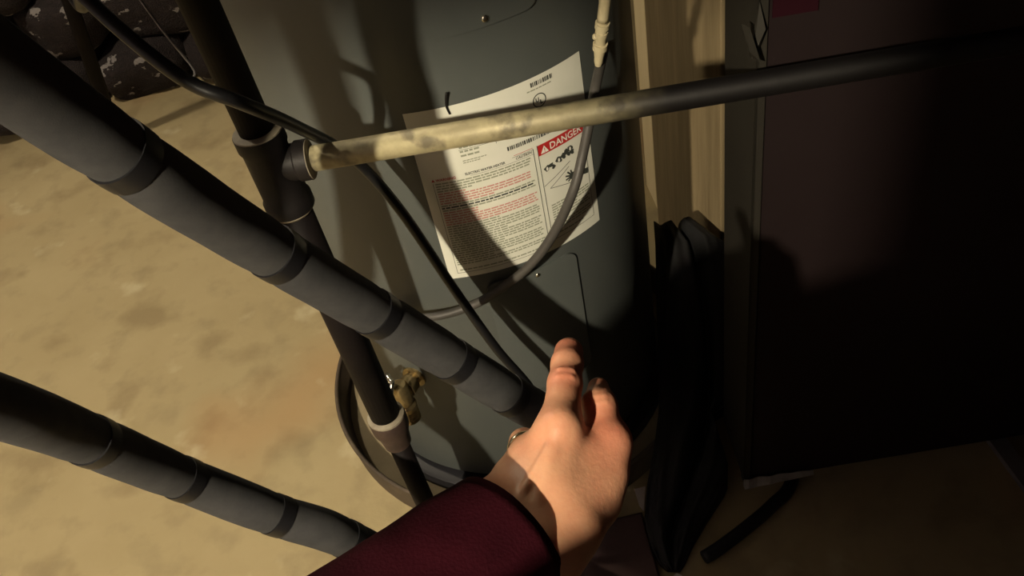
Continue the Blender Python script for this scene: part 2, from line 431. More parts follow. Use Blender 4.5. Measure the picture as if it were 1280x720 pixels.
# --- the label sheet
bm = bmesh.new(); patch(bm, -0.001, 0.2350, 0.0, 0.2675, 0.0007, 40)
sheet = from_bm('warning_label', bm, M['paper'], heater)
tag(sheet, 'white printed warning and rating label with red danger panel')
PR = 0.0011
def strips(lines, name, mat):
    bm = bmesh.new()
    for u0, u1, v0, v1 in lines: patch(bm, u0, u1, v0, v1, PR)
    return tag(from_bm(name, bm, mat, sheet, smooth=False), kind='stuff')
def words(u0, u1, v, h, rng, wmin=0.003, wmax=0.010):
    out = []; u = u0
    while u < u1 - wmin:
        w = min(rng.uniform(wmin, wmax), u1 - u); out.append((u, u + w, v, v + h)); u += w + h * 0.55
    return out
def poly(bm, pts, off=PR):
    bm.faces.new([bm.verts.new(uv(u, v, off)) for u, v in pts])
def text(body, u, v, size, mat, name, width=None, off=PR, align='LEFT', shear=0.0, bold=0.0):
    cu = bpy.data.curves.new(name, 'FONT'); cu.body = body; cu.size = size; cu.align_x = align
    cu.resolution_u = 2; cu.shear = shear; cu.offset = bold
    to = bpy.data.objects.new(name, cu); COL.objects.link(to)
    bpy.context.view_layer.update()
    me = bpy.data.meshes.new_from_object(to.evaluated_get(bpy.context.evaluated_depsgraph_get()))
    bpy.data.objects.remove(to); bpy.data.curves.remove(cu)
    xs = [p.co.x for p in me.vertices]; k = 1.0
    if width and xs: k = width / (max(xs) - min(xs))
    x0 = min(xs) if xs else 0
    for p in me.vertices: p.co = uv(u + (p.co.x - x0) * k, v + p.co.y, off)
    me.materials.clear()
    return link(name, me, mat, sheet, smooth=False)
lr = random.Random(5)
# body copy: black and red lines of small print
blk, pnk, bold = [], [], []
v = 0.160; i = 0
while v > 0.021:
    h = 0.0021
    if 0.1275 < v < 0.1445:   pnk += words(0.0145, 0.136 if v < 0.143 else 0.052, v, h, lr) if v > 0.132 else words(0.0145, 0.085, v, h, lr)
    elif 0.091 < v < 0.1165:  pnk += words(0.0145, 0.140 if v < 0.108 else 0.060, v, h, lr)
    elif 0.1175 < v < 0.1225: bold += words(0.0145, 0.140, v, 0.0023, lr)
    else:
        end = 0.140
        if i % 5 == 3: end = lr.uniform(0.06, 0.10)
        blk += words(0.0145, end, v, h, lr)
    v -= 0.0039; i += 1
# right-hand column under the pictogram
v = 0.073; k = 0
while v > 0.030:
    e = 0.2215 if k % 4 != 3 else lr.uniform(0.18, 0.205)
    blk += words(0.1575, e, v, 0.0021, lr); v -= 0.0041; k += 1
blk += words(0.016, 0.13, 0.0130, 0.0022, lr) + words(0.158, 0.205, 0.0235, 0.0022, lr)
# rating block at the top: table rows, illegible small print
for k, vv in enumerate((0.2065, 0.2005, 0.1945)):
    blk += words(0.054, 0.078, vv, 0.0026, lr, 0.003, 0.008)
for k, vv in enumerate((0.2125, 0.2190, 0.2255, 0.2320, 0.238)):
    blk += words(0.054, 0.082 + 0.006 * (k % 2), vv, 0.0024, lr, 0.003, 0.008)
for vv in (0.2045, 0.2115, 0.2185): blk += words(0.106, 0.116, vv, 0.0028, lr, 0.004, 0.005) + words(0.128, 0.139, vv, 0.0028, lr, 0.004, 0.005)
for k, vv in enumerate((0.1875, 0.1845)): blk += words(0.055, 0.085 - 0.006 * k, vv, 0.0014, lr, 0.002, 0.005)
strips(blk, 'small_print', M['ink_soft']); strips(pnk, 'red_print', M['ink_pink']); strips(bold, 'bold_print', M['ink'])
# rules, frames, barcodes
ln = [(0.053, 0.140, 0.2042, 0.2047), (0.053, 0.140, 0.2108, 0.2113), (0.053, 0.140, 0.2174, 0.2179), (0.0998, 0.1004, 0.2, 0.226), (0.122, 0.1226, 0.2, 0.226)]
ln += [(0.1445, 0.1453, 0.010, 0.1715), (0.1505, 0.1513, 0.016, 0.174), (0.2245, 0.2251, 0.018, 0.158), (0.1505, 0.2251, 0.0165, 0.0172), (0.0115, 0.0120, 0.009, 0.163), (0.0115, 0.1453, 0.0088, 0.0094),
       (0.116, 0.1453, 0.1714, 0.1719), (0.060, 0.1453, 0.1645, 0.1649)]
strips(ln, 'rules', M['ink'])
bc = []; u = 0.112
while u < 0.178:
    w = lr.choice((0.0008, 0.0014, 0.0022)); bc.append((u, u + w, 0.1835, 0.1895)); u += w + lr.choice((0.0008, 0.0014))
u = 0.156
while u < 0.188:
    w = lr.choice((0.0007, 0.0012, 0.0020)); bc.append((u, u + w, 0.2555, 0.2615)); u += w + lr.choice((0.0008, 0.0016))
strips(bc, 'barcode', M['ink'])
strips(words(0.150, 0.188, 0.2505, 0.0016, lr), 'small_print', M['ink_soft'])
text('ELECTRIC WATER HEATER', 0.0540, 0.1668, 0.0052, M['ink'], 'title_lettering', width=0.052, bold=0.0001)
text('WARNING', 0.0160, 0.1652, 0.0052, M['red'], 'warning_lettering', width=0.0255, bold=0.00015)
bm = bmesh.new(); poly(bm, [(0.0105, 0.1652), (0.0150, 0.1652), (0.01275, 0.1692)]); from_bm('warning_triangle', bm, M['red'], sheet, smooth=False)
text('CAUTION', 0.1205, 0.1668, 0.0055, M['ink'], 'caution_lettering', width=0.0225, shear=0.25, bold=0.0001)
strips([(0.1185, 0.1445, 0.1735, 0.1742)], 'caution_rule', M['red'])
# certification mark: letters in a circle
bm = bmesh.new(); cu_, cv_ = 0.1650, 0.2345; N = 28
for r0, r1 in ((0.0082, 0.0096),):
    A = [bm.verts.new(uv(cu_ + r0 * math.cos(2 * PI * k / N), cv_ + r0 * math.sin(2 * PI * k / N), PR)) for k in range(N)]
    B = [bm.verts.new(uv(cu_ + r1 * math.cos(2 * PI * k / N), cv_ + r1 * math.sin(2 * PI * k / N), PR)) for k in range(N)]
    for k in range(N): bm.faces.new((A[k], A[(k + 1) % N], B[(k + 1) % N], B[k]))
from_bm('mark_circle', bm, M['ink'], sheet, smooth=False)
text('U', 0.1597, 0.2332, 0.0080, M['ink'], 'mark_lettering', width=0.0048, bold=0.0003)
text('L', 0.1656, 0.2292, 0.0080, M['ink'], 'mark_lettering', width=0.0042, bold=0.0003)
# danger header
strips([(0.1515, 0.2266, 0.1575, 0.1735)], 'danger_header', M['red'])
text('DANGER', 0.1690, 0.1605, 0.0142, M['white_ink'], 'danger_lettering', width=0.052, off=PR + 0.0004, bold=0.0002)
bm = bmesh.new(); poly(bm, [(0.1545, 0.1597), (0.1665, 0.1597), (0.1605, 0.1705)], PR + 0.0004); from_bm('danger_triangle', bm, M['white_ink'], sheet, smooth=False)
strips([(0.1600, 0.1610, 0.1628, 0.1672), (0.1600, 0.1610, 0.1607, 0.1617)], 'exclamation', M['red']).location = (0, 0, 0)
for ob in sheet.children:
    if ob.name.startswith('exclamation'):
        for p in ob.data.vertices:
            d = Vector((p.co.x, p.co.y, 0)).normalized(); p.co += d * 0.0008
# pictogram: dark scald blots, a sloping plate and a hand held away from it
bm = bmesh.new()
for cu2, cv2, r in ((0.1600, 0.1345, 0.0052), (0.1665, 0.1365, 0.0042), (0.1698, 0.1325, 0.0036), (0.1795, 0.1385, 0.0060), (0.1870, 0.1402, 0.0050),
                    (0.1915, 0.1440, 0.0052), (0.1980, 0.1455, 0.0058), (0.2010, 0.1390, 0.0048), (0.1955, 0.1385, 0.0040)):
    poly(bm, [(cu2 + r * (0.8 + 0.25 * math.sin(3 * t + cu2 * 900)) * math.cos(t), cv2 + r * (0.85 + 0.2 * math.sin(2 * t + cv2 * 700)) * math.sin(t)) for t in [2 * PI * q / 14 for q in range(14)]])
from_bm('pictogram_blots', bm, M['ink'], sheet, smooth=False)
bm = bmesh.new()
for c in ((0.1790, 0.1380), (0.1985, 0.1450), (0.1600, 0.1340)):
    poly(bm, [(c[0] + 0.0016 * math.cos(2 * PI * q / 10), c[1] + 0.0030 * math.sin(2 * PI * q / 10)) for q in range(10)], PR + 0.0003)
from_bm('pictogram_highlights', bm, M['white_ink'], sheet, smooth=False)
def stroke(bm, pts, w):
    for (a, b) in zip(pts, pts[1:]):
        d = Vector((b[0] - a[0], b[1] - a[1])).normalized(); n2 = Vector((-d.y, d.x)) * w / 2
        n = max(1, int(math.hypot(b[0] - a[0], b[1] - a[1]) / 0.012))
        for k in range(n):
            p = (a[0] + (b[0] - a[0]) * k / n, a[1] + (b[1] - a[1]) * k / n); q = (a[0] + (b[0] - a[0]) * (k + 1) / n, a[1] + (b[1] - a[1]) * (k + 1) / n)
            poly(bm, [(p[0] - n2.x, p[1] - n2.y), (q[0] - n2.x, q[1] - n2.y), (q[0] + n2.x, q[1] + n2.y), (p[0] + n2.x, p[1] + n2.y)])
bm = bmesh.new()
stroke(bm, [(0.1520, 0.1090), (0.1700, 0.1160), (0.1960, 0.1270)], 0.0008)
stroke(bm, [(0.1930, 0.1200), (0.1600, 0.1020), (0.1950, 0.0930)], 0.0008)
from_bm('pictogram_lines', bm, M['ink'], sheet, smooth=False)
bm = bmesh.new()
hc = (0.1965, 0.1030)
for a, l in ((100, 0.010), (128, 0.012), (158, 0.012), (188, 0.0115), (215, 0.0095)):
    stroke(bm, [hc, (hc[0] + l * math.cos(math.radians(a)), hc[1] + l * math.sin(math.radians(a)))], 0.0024)
poly(bm, [(hc[0] + 0.0055 * math.cos(2 * PI * q / 12), hc[1] + 0.0055 * math.sin(2 * PI * q / 12)) for q in range(12)])
stroke(bm, [hc, (0.2245, 0.0950)], 0.0085)
from_bm('pictogram_hand', bm, M['ink'], sheet, smooth=False)

# --- drain valve low on the tank's left
vt = math.radians(-33)
n = (cyl(vt, 0, 1) - cyl(vt, 0, 0)).normalized(); p0 = cyl(vt, 0.310)
bm = bmesh.new()
lathe(bm, p0, n, [(-0.004, 0.020), (0.003, 0.020), (0.003, 0.012), (0.012, 0.012), (0.012, 0.016), (0.028, 0.016), (0.028, 0.011), (0.052, 0.011)], 6 * 3)
pv = p0 + n * 0.040
lathe(bm, pv + Vector((0, 0, 0.026)), (0, 0, -1), [(0, 0.011), (0.006, 0.014), (0.030, 0.016), (0.044, 0.013), (0.048, 0.017), (0.056, 0.017), (0.058, 0.014), (0.066, 0.0165), (0.069, 0.0145), (0.073, 0.0165), (0.077, 0.0145), (0.082, 0.0165), (0.086, 0.013)], 20)
valve = from_bm('drain_valve', bm, M['brass'], heater, sharp=35)
tag(valve, 'tarnished brass drain valve')
bm = bmesh.new(); ax = (n * 0.4 + Vector((-0.55, 0, 0.75))).normalized()
lathe(bm, pv + Vector((0, 0, 0.018)), ax, [(0, 0.006), (0.022, 0.005), (0.026, 0.006)], 12)
pk = pv + Vector((0, 0, 0.018)) + ax * 0.026; x_, y_, _ = frame_of(ax)
rings = [pk + (x_ * math.cos(2 * PI * k / 24) + y_ * math.sin(2 * PI * k / 24)) * 0.016 * (1 + 0.12 * math.cos(6 * 2 * PI * k / 24)) for k in range(25)]
tube(bm, rings, 0.0042, 8, cap=False); tube(bm, [pk - x_ * 0.015, pk + x_ * 0.015], 0.0035, 8); tube(bm, [pk - y_ * 0.015, pk + y_ * 0.015], 0.0035, 8)
from_bm('valve_handle', bm, M['chrome'], valve)

# ================================================================== DRAIN PAN
pan = thing('drain_pan', 'shallow round metal drain pan on the floor under the grey water heater', 'drain pan', (TX, TY, 0))
bm = bmesh.new()
lathe(bm, (TX, TY, 0), (0, 0, 1), [(0.012, 0.001), (0.012, 0.340), (0.018, 0.344), (0.060, 0.347), (0.064, 0.350), (0.060, 0.354), (0.0, 0.350), (0.0, 0.001)], 96, cap=False)
from_bm('pan_wall', bm, M['pan'], pan, sharp=40)
bm = bmesh.new(); lathe(bm, (TX, TY, 0.0125), (0, 0, 1), [(0, 0.339), (0.0015, 0.336)], 64)
from_bm('pan_dust', bm, M['pan_dust'], pan, sharp=40)
bm = bmesh.new(); tube(bm, [(TX + 0.352 * math.cos(2 * PI * k / 96), TY + 0.352 * math.sin(2 * PI * k / 96), 0.063) for k in range(97)], 0.0042, 8, cap=False)
from_bm('rolled_rim', bm, M['pan'], pan)

# ================================================================== IRON PIPE RUN
def riser(z):                     # axis leans very slightly
    t = (z - 0.387) / (1.0275 - 0.387)
    return Vector((-0.206 - 0.011 * t, 0.794 - 0.003 * t, z))
run = thing('iron_pipe_run', 'black iron riser pipe with threaded tee and long pale branch before the water heater', 'pipe', riser(0))
bm = bmesh.new(); tube(bm, [riser(0.87), riser(1.4), riser(ZC)], 0.0178, 24)
from_bm('upper_pipe', bm, M['iron'], run)
bm = bmesh.new(); tube(bm, [riser(0.80), riser(0.6), riser(0.41)], 0.0205, 24)
from_bm('lower_pipe', bm, M['iron'], run)
bm = bmesh.new(); tube(bm, [riser(0.37), riser(0.2), riser(0.0)], 0.0150, 20)
from_bm('foot_pipe', bm, M['iron'], run)
B0 = Vector((-0.172, 0.789, 0.843)); B1 = Vector((0.539, 0.716, 0.843))
bd = (B1 - B0).normalized()
up_ax = (riser(1) - riser(0)).normalized()
bm = bmesh.new()
lathe(bm, riser(0.788), up_ax, [(0, 0.0225), (0.0, 0.0265), (0.013, 0.0265), (0.017, 0.0242), (0.078, 0.0240), (0.083, 0.0262), (0.097, 0.0262), (0.097, 0.0190)], 32)
tz = riser(0.843)
lathe(bm, tz, bd, [(0.0, 0.0200), (0.026, 0.0195), (0.028, 0.0215), (0.040, 0.0215), (0.040, 0.0150)], 28)
tee = from_bm('tee_fitting', bm, M['iron_tee'], run, sharp=35)
bm = bmesh.new()
lathe(bm, riser(0.884), up_ax, [(0, 0.0258), (0.0025, 0.0255), (0.004, 0.0185)], 28)
from_bm('pipe_dope', bm, M['dope'], tee, sharp=35)
bm = bmesh.new()
lathe(bm, riser(0.786), up_ax, [(-0.004, 0.0215), (0.0, 0.0255), (0.001, 0.0255)], 28)
from_bm('pipe_dope', bm, M['dope'], tee, sharp=35)
bm = bmesh.new()
lathe(bm, tz + bd * 0.0385, bd, [(0, 0.0212), (0.0025, 0.0208), (0.004, 0.014)], 24)
from_bm('pipe_dope', bm, M['dope'], tee, sharp=35)
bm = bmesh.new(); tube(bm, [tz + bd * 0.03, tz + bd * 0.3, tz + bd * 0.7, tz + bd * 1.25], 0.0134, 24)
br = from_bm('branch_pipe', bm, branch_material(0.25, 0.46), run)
tag(br, 'pale galvanised branch pipe, shade painted in further along')
bm = bmesh.new()
lathe(bm, riser(0.355), up_ax, [(0.0, 0.0170), (0.0, 0.0195), (0.010, 0.0205), (0.022, 0.0215), (0.036, 0.0262), (0.058, 0.0265), (0.062, 0.0250), (0.062, 0.0205)], 28)
red = from_bm('reducer_coupling', bm, M['reducer'], run, sharp=35)
bm = bmesh.new(); lathe(bm, riser(0.415), up_ax, [(0, 0.0262), (0.003, 0.0258), (0.006, 0.0215)], 28)
from_bm('pipe_dope', bm, M['dope'], red, sharp=35)

# ================================================================== FOAM-WRAPPED PIPES
def foam_pipe(label, ctrl, bands, rad, seed):
    P, L = resample(catmull(ctrl, 12), 0.006)
    idx = [min(range(len(P)), key=lambda i: (P[i] - Vector(b)).length) for b in bands]
    root = thing('insulated_pipe', label, 'pipe', P[-1], 'foam wrapped pipes')
    R = []
    for i in range(len(P)):
        d = min(abs(i - j) for j in idx) * 0.006
        R.append(rad * (1 - 0.055 * math.exp(-(d / 0.02) ** 2) + 0.022 * noise.noise(P[i] * 9 + Vector((seed, 0, 0)))))
    bm = bmesh.new()
    tube(bm, P, R, 32, rfun=lambda i, a, p: 1 + 0.012 * math.sin(2 * a + i * 0.02) + 0.01 * noise.noise(p * 30 + Vector((math.cos(a), math.sin(a), seed))))
    from_bm('foam_sleeve', bm, M['foam'], root)
    for j in idx:
        a, b = max(0, j - 1), min(len(P) - 1, j + 2)
        seg = P[a:b + 1]
        skew = rnd.uniform(-0.004, 0.004)
        bm = bmesh.new()
        tube(bm, seg, [max(R[k] for k in range(a, b + 1)) * 1.03 + (0.0004 if k in (a, b) else 0.0006) for k in range(a, b + 1)], 32)
        from_bm('tape_band', bm, M['tape'], root, sharp=40)
    return root
f1 = [(-0.31, 0.24, 2.28), (-0.31, 0.25, 1.80), (-0.30, 0.30, 1.52), (-0.275, 0.385, 1.33), at(0, 88, .506), at(172, 207, .616), at(333, 310, .77), at(503, 412, .946), at(640, 496, 1.09), at(676, 520, 1.14), at(690, 560, 1.21), at(680, 630, 1.33), at(668, 712, 1.52)]
foam_pipe('grey foam insulated pipe banded with black tape, upper one sloping down behind the hand', f1,
          [at(150, 195, .60), at(343, 316, .78), at(467, 391, .907), at(568, 452, 1.012), at(634, 492, 1.084)], 0.0255, 1.0)
f2 = [(-0.48, 0.14, 2.28), (-0.47, 0.17, 1.8), (-0.435, 0.27, 1.35), (-0.395, 0.38, 1.08), at(0, 509, .66), at(104, 547, .79), at(225, 597, .93), at(340, 642, 1.02), at(425, 670, 1.08), at(500, 715, 1.2), at(540, 780, 1.38)]
foam_pipe('grey foam insulated pipe banded with black tape, lower one crossing the open floor', f2,
          [at(117, 552, .80), at(231, 598, .93), at(346, 642, 1.02), at(436, 676, 1.09)], 0.0238, 5.0)

# ================================================================== CABLES AND HOSES
bm = bmesh.new()
P, L = resample(catmull([(-0.36, 0.80, 2.28), (-0.34, 0.80, 1.6), at(60, -60, .74), at(105, -5, .73), at(180, 62, .74), at(240, 105, .755), at(300, 128, .775), at(370, 158, .865), at(440, 197, 1.00), at(500, 262, 1.06),
                         at(570, 365, 1.15), at(620, 435, 1.21), at(666, 490, 1.28), at(674, 530, 1.37), at(652, 600, 1.40), atz(600, 700, 0.008), atz(540, 760, 0.008)], 10), 0.008)
tube(bm, P, 0.0064, 12)
cab = tag(from_bm('power_cable', bm, M['cable']), 'thick black cable drooping from upper left across the iron riser and tank', 'cable')
bm = bmesh.new(); p = at(241, 99, .755); q = at(253, 96, .76)
tube(bm, catmull([p + Vector((0, 0, -0.012)), p, p + Vector((0.004, 0, 0.010)), p + Vector((-0.008, 0.004, 0.05)), p + Vector((-0.03, 0.02, 0.13))], 6), 0.0011, 6)
from_bm('tie_wire', bm, M['bare'], cab)

hose = thing('grey_hose', 'thin grey hose with ivory barbed connector hanging down the front of the tank', 'hose', cyl(math.radians(45), 0.78, 0.012))
H = [cyl(math.radians(44.5), 0.79, 0.013), at(744, 110, 1.06), at(737, 150, 1.065), at(728, 195, 1.085), at(716, 240, 1.10), at(692, 292, 1.145), at(664, 330, 1.18), at(630, 358, 1.21), at(590, 382, 1.235), at(540, 396, 1.245),
     *[cyl(math.radians(-30 - 8 * k), 0.462 + 0.003 * k, 0.010) for k in range(11)]]
P, L = resample(catmull(H, 10), 0.008)
bm = bmesh.new(); tube(bm, P, 0.0064, 12); from_bm('hose_tube', bm, M['hose'], hose)
a = at(748, 78, 1.06); b = at(754, 20, 1.0); ax = (b - a).normalized()
bm = bmesh.new()
lathe(bm, a - ax * 0.004, ax, [(0, 0.0040), (0.006, 0.0054), (0.012, 0.0056), (0.020, 0.0066), (0.026, 0.0066), (0.026, 0.0088), (0.034, 0.0088), (0.034, 0.0066), (0.044, 0.0066), (0.047, 0.0076), (0.052, 0.0076), (0.052, 0.0068), (0.058, 0.0068), (0.058, 0.0086), (0.065, 0.0086), (0.065, 0.0066), (0.070, 0.0066)], 18)
x_, y_, _ = frame_of(ax)
c = from_bm('barbed_connector', bm, M['ivory'], hose, sharp=35)
tag(c, 'ivory plastic barbed connector')
bm = bmesh.new(); lathe(bm, a + ax * 0.040, Vector(-RT), [(0, 0.004), (0.0085, 0.0036), (0.010, 0.002)], 10)
from_bm('latch_tab', bm, M['ivory'], c)
bm = bmesh.new(); tube(bm, catmull([a + ax * 0.064, a + ax * 0.12, a + ax * 0.25 + Vector((0, 0, 0.02)), (0.20, 0.93, 1.5), (0.21, 0.95, ZC)], 8), 0.0068, 12)
from_bm('ivory_tube', bm, M['ivory'], hose)

# ================================================================== TIMBER
c1, c2 = Vector((0.427, 1.29, 0)), Vector((0.355, 1.513, 0)); tn = Vector((0.9516, 0.3073, 0)) * 0.04
bm = bmesh.new(); box(bm, c1, tn, c2 - c1, (0, 0, ZC - 0.005), 0.003)
tag(from_bm('timber_post', bm, M['wood'], smooth=False), 'wide rough timber board standing upright between water heater and dark duct', 'post')
bm = bmesh.new(); box(bm, (0.372, 1.585, 0), (0.038, 0, 0), (0, 0.095, 0), (0, 0, ZC - 0.005), 0.0015)
tag(from_bm('timber_stud', bm, M['lath'], smooth=False), 'narrow pale timber stud standing upright beside the wide rough board', 'post')

# ================================================================== DUCT
fx = Vector((0.9977, -0.0668, 0)); fy = Vector((0.0668, 0.9977, 0))
dc = atd(930, 603, 0.845); zb = dc.z
duct = thing('sheet_metal_duct', 'dark brown flat sheet metal duct with bent lower lip at right', 'duct', (dc.x, dc.y, 0))
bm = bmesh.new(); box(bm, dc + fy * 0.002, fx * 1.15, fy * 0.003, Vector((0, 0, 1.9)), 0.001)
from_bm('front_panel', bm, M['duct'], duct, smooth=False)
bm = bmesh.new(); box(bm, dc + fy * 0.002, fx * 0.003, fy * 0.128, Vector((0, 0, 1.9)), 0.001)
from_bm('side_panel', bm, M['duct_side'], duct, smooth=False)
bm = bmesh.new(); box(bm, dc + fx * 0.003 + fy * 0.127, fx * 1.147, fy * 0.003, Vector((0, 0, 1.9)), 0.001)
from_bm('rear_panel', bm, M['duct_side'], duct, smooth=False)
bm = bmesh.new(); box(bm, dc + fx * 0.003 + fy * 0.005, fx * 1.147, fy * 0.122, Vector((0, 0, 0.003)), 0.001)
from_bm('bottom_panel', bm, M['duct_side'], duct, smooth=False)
bm = bmesh.new()
box(bm, dc - fx * 0.0015 - fy * 0.0015, fx * 0.011, fy * 0.0035, Vector((0, 0, 1.9)), 0.0008)
box(bm, dc - fx * 0.0015 - fy * 0.0015, fx * 0.0035, fy * 0.016, Vector((0, 0, 1.9)), 0.0008)
from_bm('corner_seam', bm, M['duct_side'], duct, smooth=False)
bm = bmesh.new(); N = 16; prev = None
for k in range(N + 1):
    t = k / N; wob = 0.002 * math.sin(7 * t * 3) * (1 - t); hgt = 0.016 * (1 - t) ** 0.7 + 0.002
    o = dc + fx * (0.115 * t - 0.002) - fy * (0.005 + 0.006 * (1 - t) + wob)
    r = [bm.verts.new(o + Vector((0, 0, -0.004 + wob))), bm.verts.new(o + fy * 0.004 + Vector((0, 0, hgt))), bm.verts.new(o + fy * 0.0055 + Vector((0, 0, hgt))), bm.verts.new(o + fy * 0.008 + Vector((0, 0, -0.004)))]
    if prev:
        for q in range(4): bm.faces.new((prev[q], prev[(q + 1) % 4], r[(q + 1) % 4], r[q]))
    else: bm.faces.new(r)
    prev = r
bm.faces.new(prev)
lip = from_bm('bent_lip', bm, M['bare'], duct, smooth=False); tag(lip, 'bare bent metal lip at the lower corner')
# torn, bent tab on the corner edge above the branch pipe
def on_front(x, y, off=0.0):
    v = ray(x, y); nrm = np.array(fy); k = ((np.array(dc) - CAM) @ nrm) / (v @ nrm)
    return Vector(CAM + v * k) - fy * off
bm = bmesh.new()
for pts, o1, o2 in (([(948, 0), (953, 30), (944, 66), (936, 68), (941, 34)], 0.004, 0.010), ([(936, 69), (944, 66), (940, 52), (930, 22), (924, 26), (929, 52)], 0.004, 0.020)):
    A = [bm.verts.new(on_front(x, y, o1 + (o2 - o1) * (k % 2))) for k, (x, y) in enumerate(pts)]
    Bv = [bm.verts.new(v.co - fy * 0.0012) for v in A]
    bm.faces.new(A); bm.faces.new(Bv[::-1])
    for k in range(len(A)): bm.faces.new((A[k], A[(k + 1) % len(A)], Bv[(k + 1) % len(A)], Bv[k]))
from_bm('bent_tab', bm, M['duct_side'], duct, smooth=False)
bm = bmesh.new(); s0 = on_front(965, 22, 0.0002); s1 = on_front(1022, 12, 0.0002)
box(bm, s0, (s1 - s0), -fy * 0.0012, Vector((0, 0, 0.07)), 0)
stk = from_bm('sticker', bm, M['darkred'], duct, smooth=False); tag(stk, 'dark red sticker on the front panel')
for t in (0.30, 1.0):
    bm = bmesh.new(); box(bm, Vector((dc.x, dc.y, 0)) + fx * t + fy * 0.045, fx * 0.05, fy * 0.05, Vector((0, 0, zb)), 0.002)
    from_bm('foot', bm, M['rubber'], duct, smooth=False)

# heap of dark sheeting between pan and duct, folded lengthways, and a thin hose beside it
rows = [(276, 817, 872, .215, .20), (300, 819, 905, .205, .19), (345, 820, 918, .175, .16), (400, 821, 926, .145, .13), (455, 823, 928, .115, .11), (510, 823, 926, .095, .09), (555, 817, 920, .085, .07),
        (600, 808, 906, .070, .05), (640, 805, 884, .050, .035), (675, 812, 866, .034, .024), (700, 824, 856, .020, .016), (712, 834, 850, .010, .010)]
NS = 40; grid_v = []; bm = bmesh.new()
RP = []
for q in range((len(rows) - 1) * 4 + 1):
    i = min(len(rows) - 2, q // 4); t = q / 4 - i
    RP.append([rows[i][k] * (1 - t) + rows[i + 1][k] * t for k in range(5)])
for q, (py, xl, xr, zl, zr) in enumerate(RP):
    line = []
    for k in range(NS + 1):
        t = k / NS; px = xl + (xr - xl) * t; z = zl + (zr - zl) * t
        f = 1.5 * noise.noise(Vector((t * 3.2 + 0.012 * q, q * 0.045, 7))) + 0.5 * noise.noise(Vector((t * 8 - 0.03 * q, q * 0.07, 3)))
        crease = math.exp(-((t - 0.50 - 0.10 * math.sin(q * 0.10)) / 0.045) ** 2)
        amp = min(0.016, z * 0.35)
        z2 = max(0.006, z + amp * f - 0.030 * crease * min(1, z / 0.08) + 0.004 * noise.noise(Vector((t * 9, q * 0.3, 2))))
        p = Vector(atz(px, py, z)) + Vector((0, 0, z2 - z))
        if p.y < 0.935: p.x = min(p.x, 0.286 + 0.002 * (k / NS))
        line.append(bm.verts.new(p))
    grid_v.append(line)
for a, b in zip(grid_v, grid_v[1:]):
    for k in range(NS): bm.faces.new((a[k], a[k + 1], b[k + 1], b[k]))
edge = [e for e in bm.edges if len(e.link_faces) == 1]
ext = bmesh.ops.extrude_edge_only(bm, edges=edge)
for v in [g for g in ext['geom'] if isinstance(g, bmesh.types.BMVert)]:
    r_pan = math.hypot(v.co.x - TX, v.co.y - TY)
    v.co.z = max(0.001 if r_pan > 0.362 else 0.071, v.co.z - 0.05)
tag(from_bm('plastic_sheet', bm, M['sheeting']), 'heap of folded black plastic sheeting on the floor between pan and dark duct', 'sheeting')
bm = bmesh.new()
P, L = resample(catmull([atz(880, 697, 0.0115), atz(898, 686, 0.0115), atz(930, 662, 0.0115), atz(965, 632, 0.0115), atz(990, 600, 0.0115), Vector((0.45, 0.93, 0.0115)), Vector((0.62, 1.1, 0.0115)), Vector((1.1, 1.2, 0.0115))], 10), 0.008)
tube(bm, P, 0.011, 14)
tag(from_bm('rubber_hose', bm, M['rubber']), 'thin black rubber hose curving out from under the dark duct', 'hose')
bm = bmesh.new(); box(bm, (0.735, 0.52, 0), (0.028, 0.004, 0), (-0.012, 0.33, 0), (0, 0, 0.012), 0.001)
tag(from_bm('wooden_lath', bm, M['greywood'], smooth=False), 'short grey wooden lath lying on the floor below the duct', 'lath')
bm = bmesh.new(); box(bm, (-0.005, 0.56, 0.0), (0.132, 0.0, 0), (0.004, 0.25, 0), (0, 0, 0.008), 0.001)
box(bm, (-0.002, 0.565, 0.008), (0.126, 0.004, 0), (0.004, 0.235, 0), (0, 0, 0.007), 0.001)
tag(from_bm('cardboard_sheet', bm, M['card'], smooth=False), 'folded brown cardboard lying on the floor before the pan beneath the hand', 'cardboard')
def scrap(pts, label):
    bm = bmesh.new(); A = [bm.verts.new(Vector(atz(x, y, 0.0)) + Vector((0, 0, z))) for x, y, z in pts]
    f = bm.faces.new(A); r = bmesh.ops.extrude_face_region(bm, geom=[f])
    bmesh.ops.translate(bm, verts=[v for v in r['geom'] if isinstance(v, bmesh.types.BMVert)], vec=(0, 0, 0.0015))
    tag(from_bm('paper_scrap', bm, M['scrap'], smooth=False), label, 'scrap', 'paper scraps on the floor')
scrap([(793, 612, 0), (807, 610, 0.004), (805, 640, 0.001), (799, 632, 0)], 'pale paper scrap on the floor beside the pan rim')
scrap([(838, 723, 0), (846, 718, 0.003), (853, 720, 0), (848, 731, 0)], 'pale paper scrap at the front end of the black sheeting')

# old iron bar leaning on the stone wall
bm = bmesh.new(); tube(bm, [atd(84, -6, 2.60), atd(126, 112, 2.66)], 0.020, 12)
a_, b_ = atd(84, -6, 2.60), atd(128, 118, 2.66); d_ = (a_ - b_).normalized()
bm.free(); bm = bmesh.new(); k0 = b_.z / d_.z; tube(bm, [b_ - d_ * k0 + Vector((0, 0, 0.01)), a_, a_ + d_ * 0.9], 0.020, 12)
tag(from_bm('iron_bar', bm, M['iron']), 'dark iron bar leaning against the dark stone wall at upper left', 'bar')

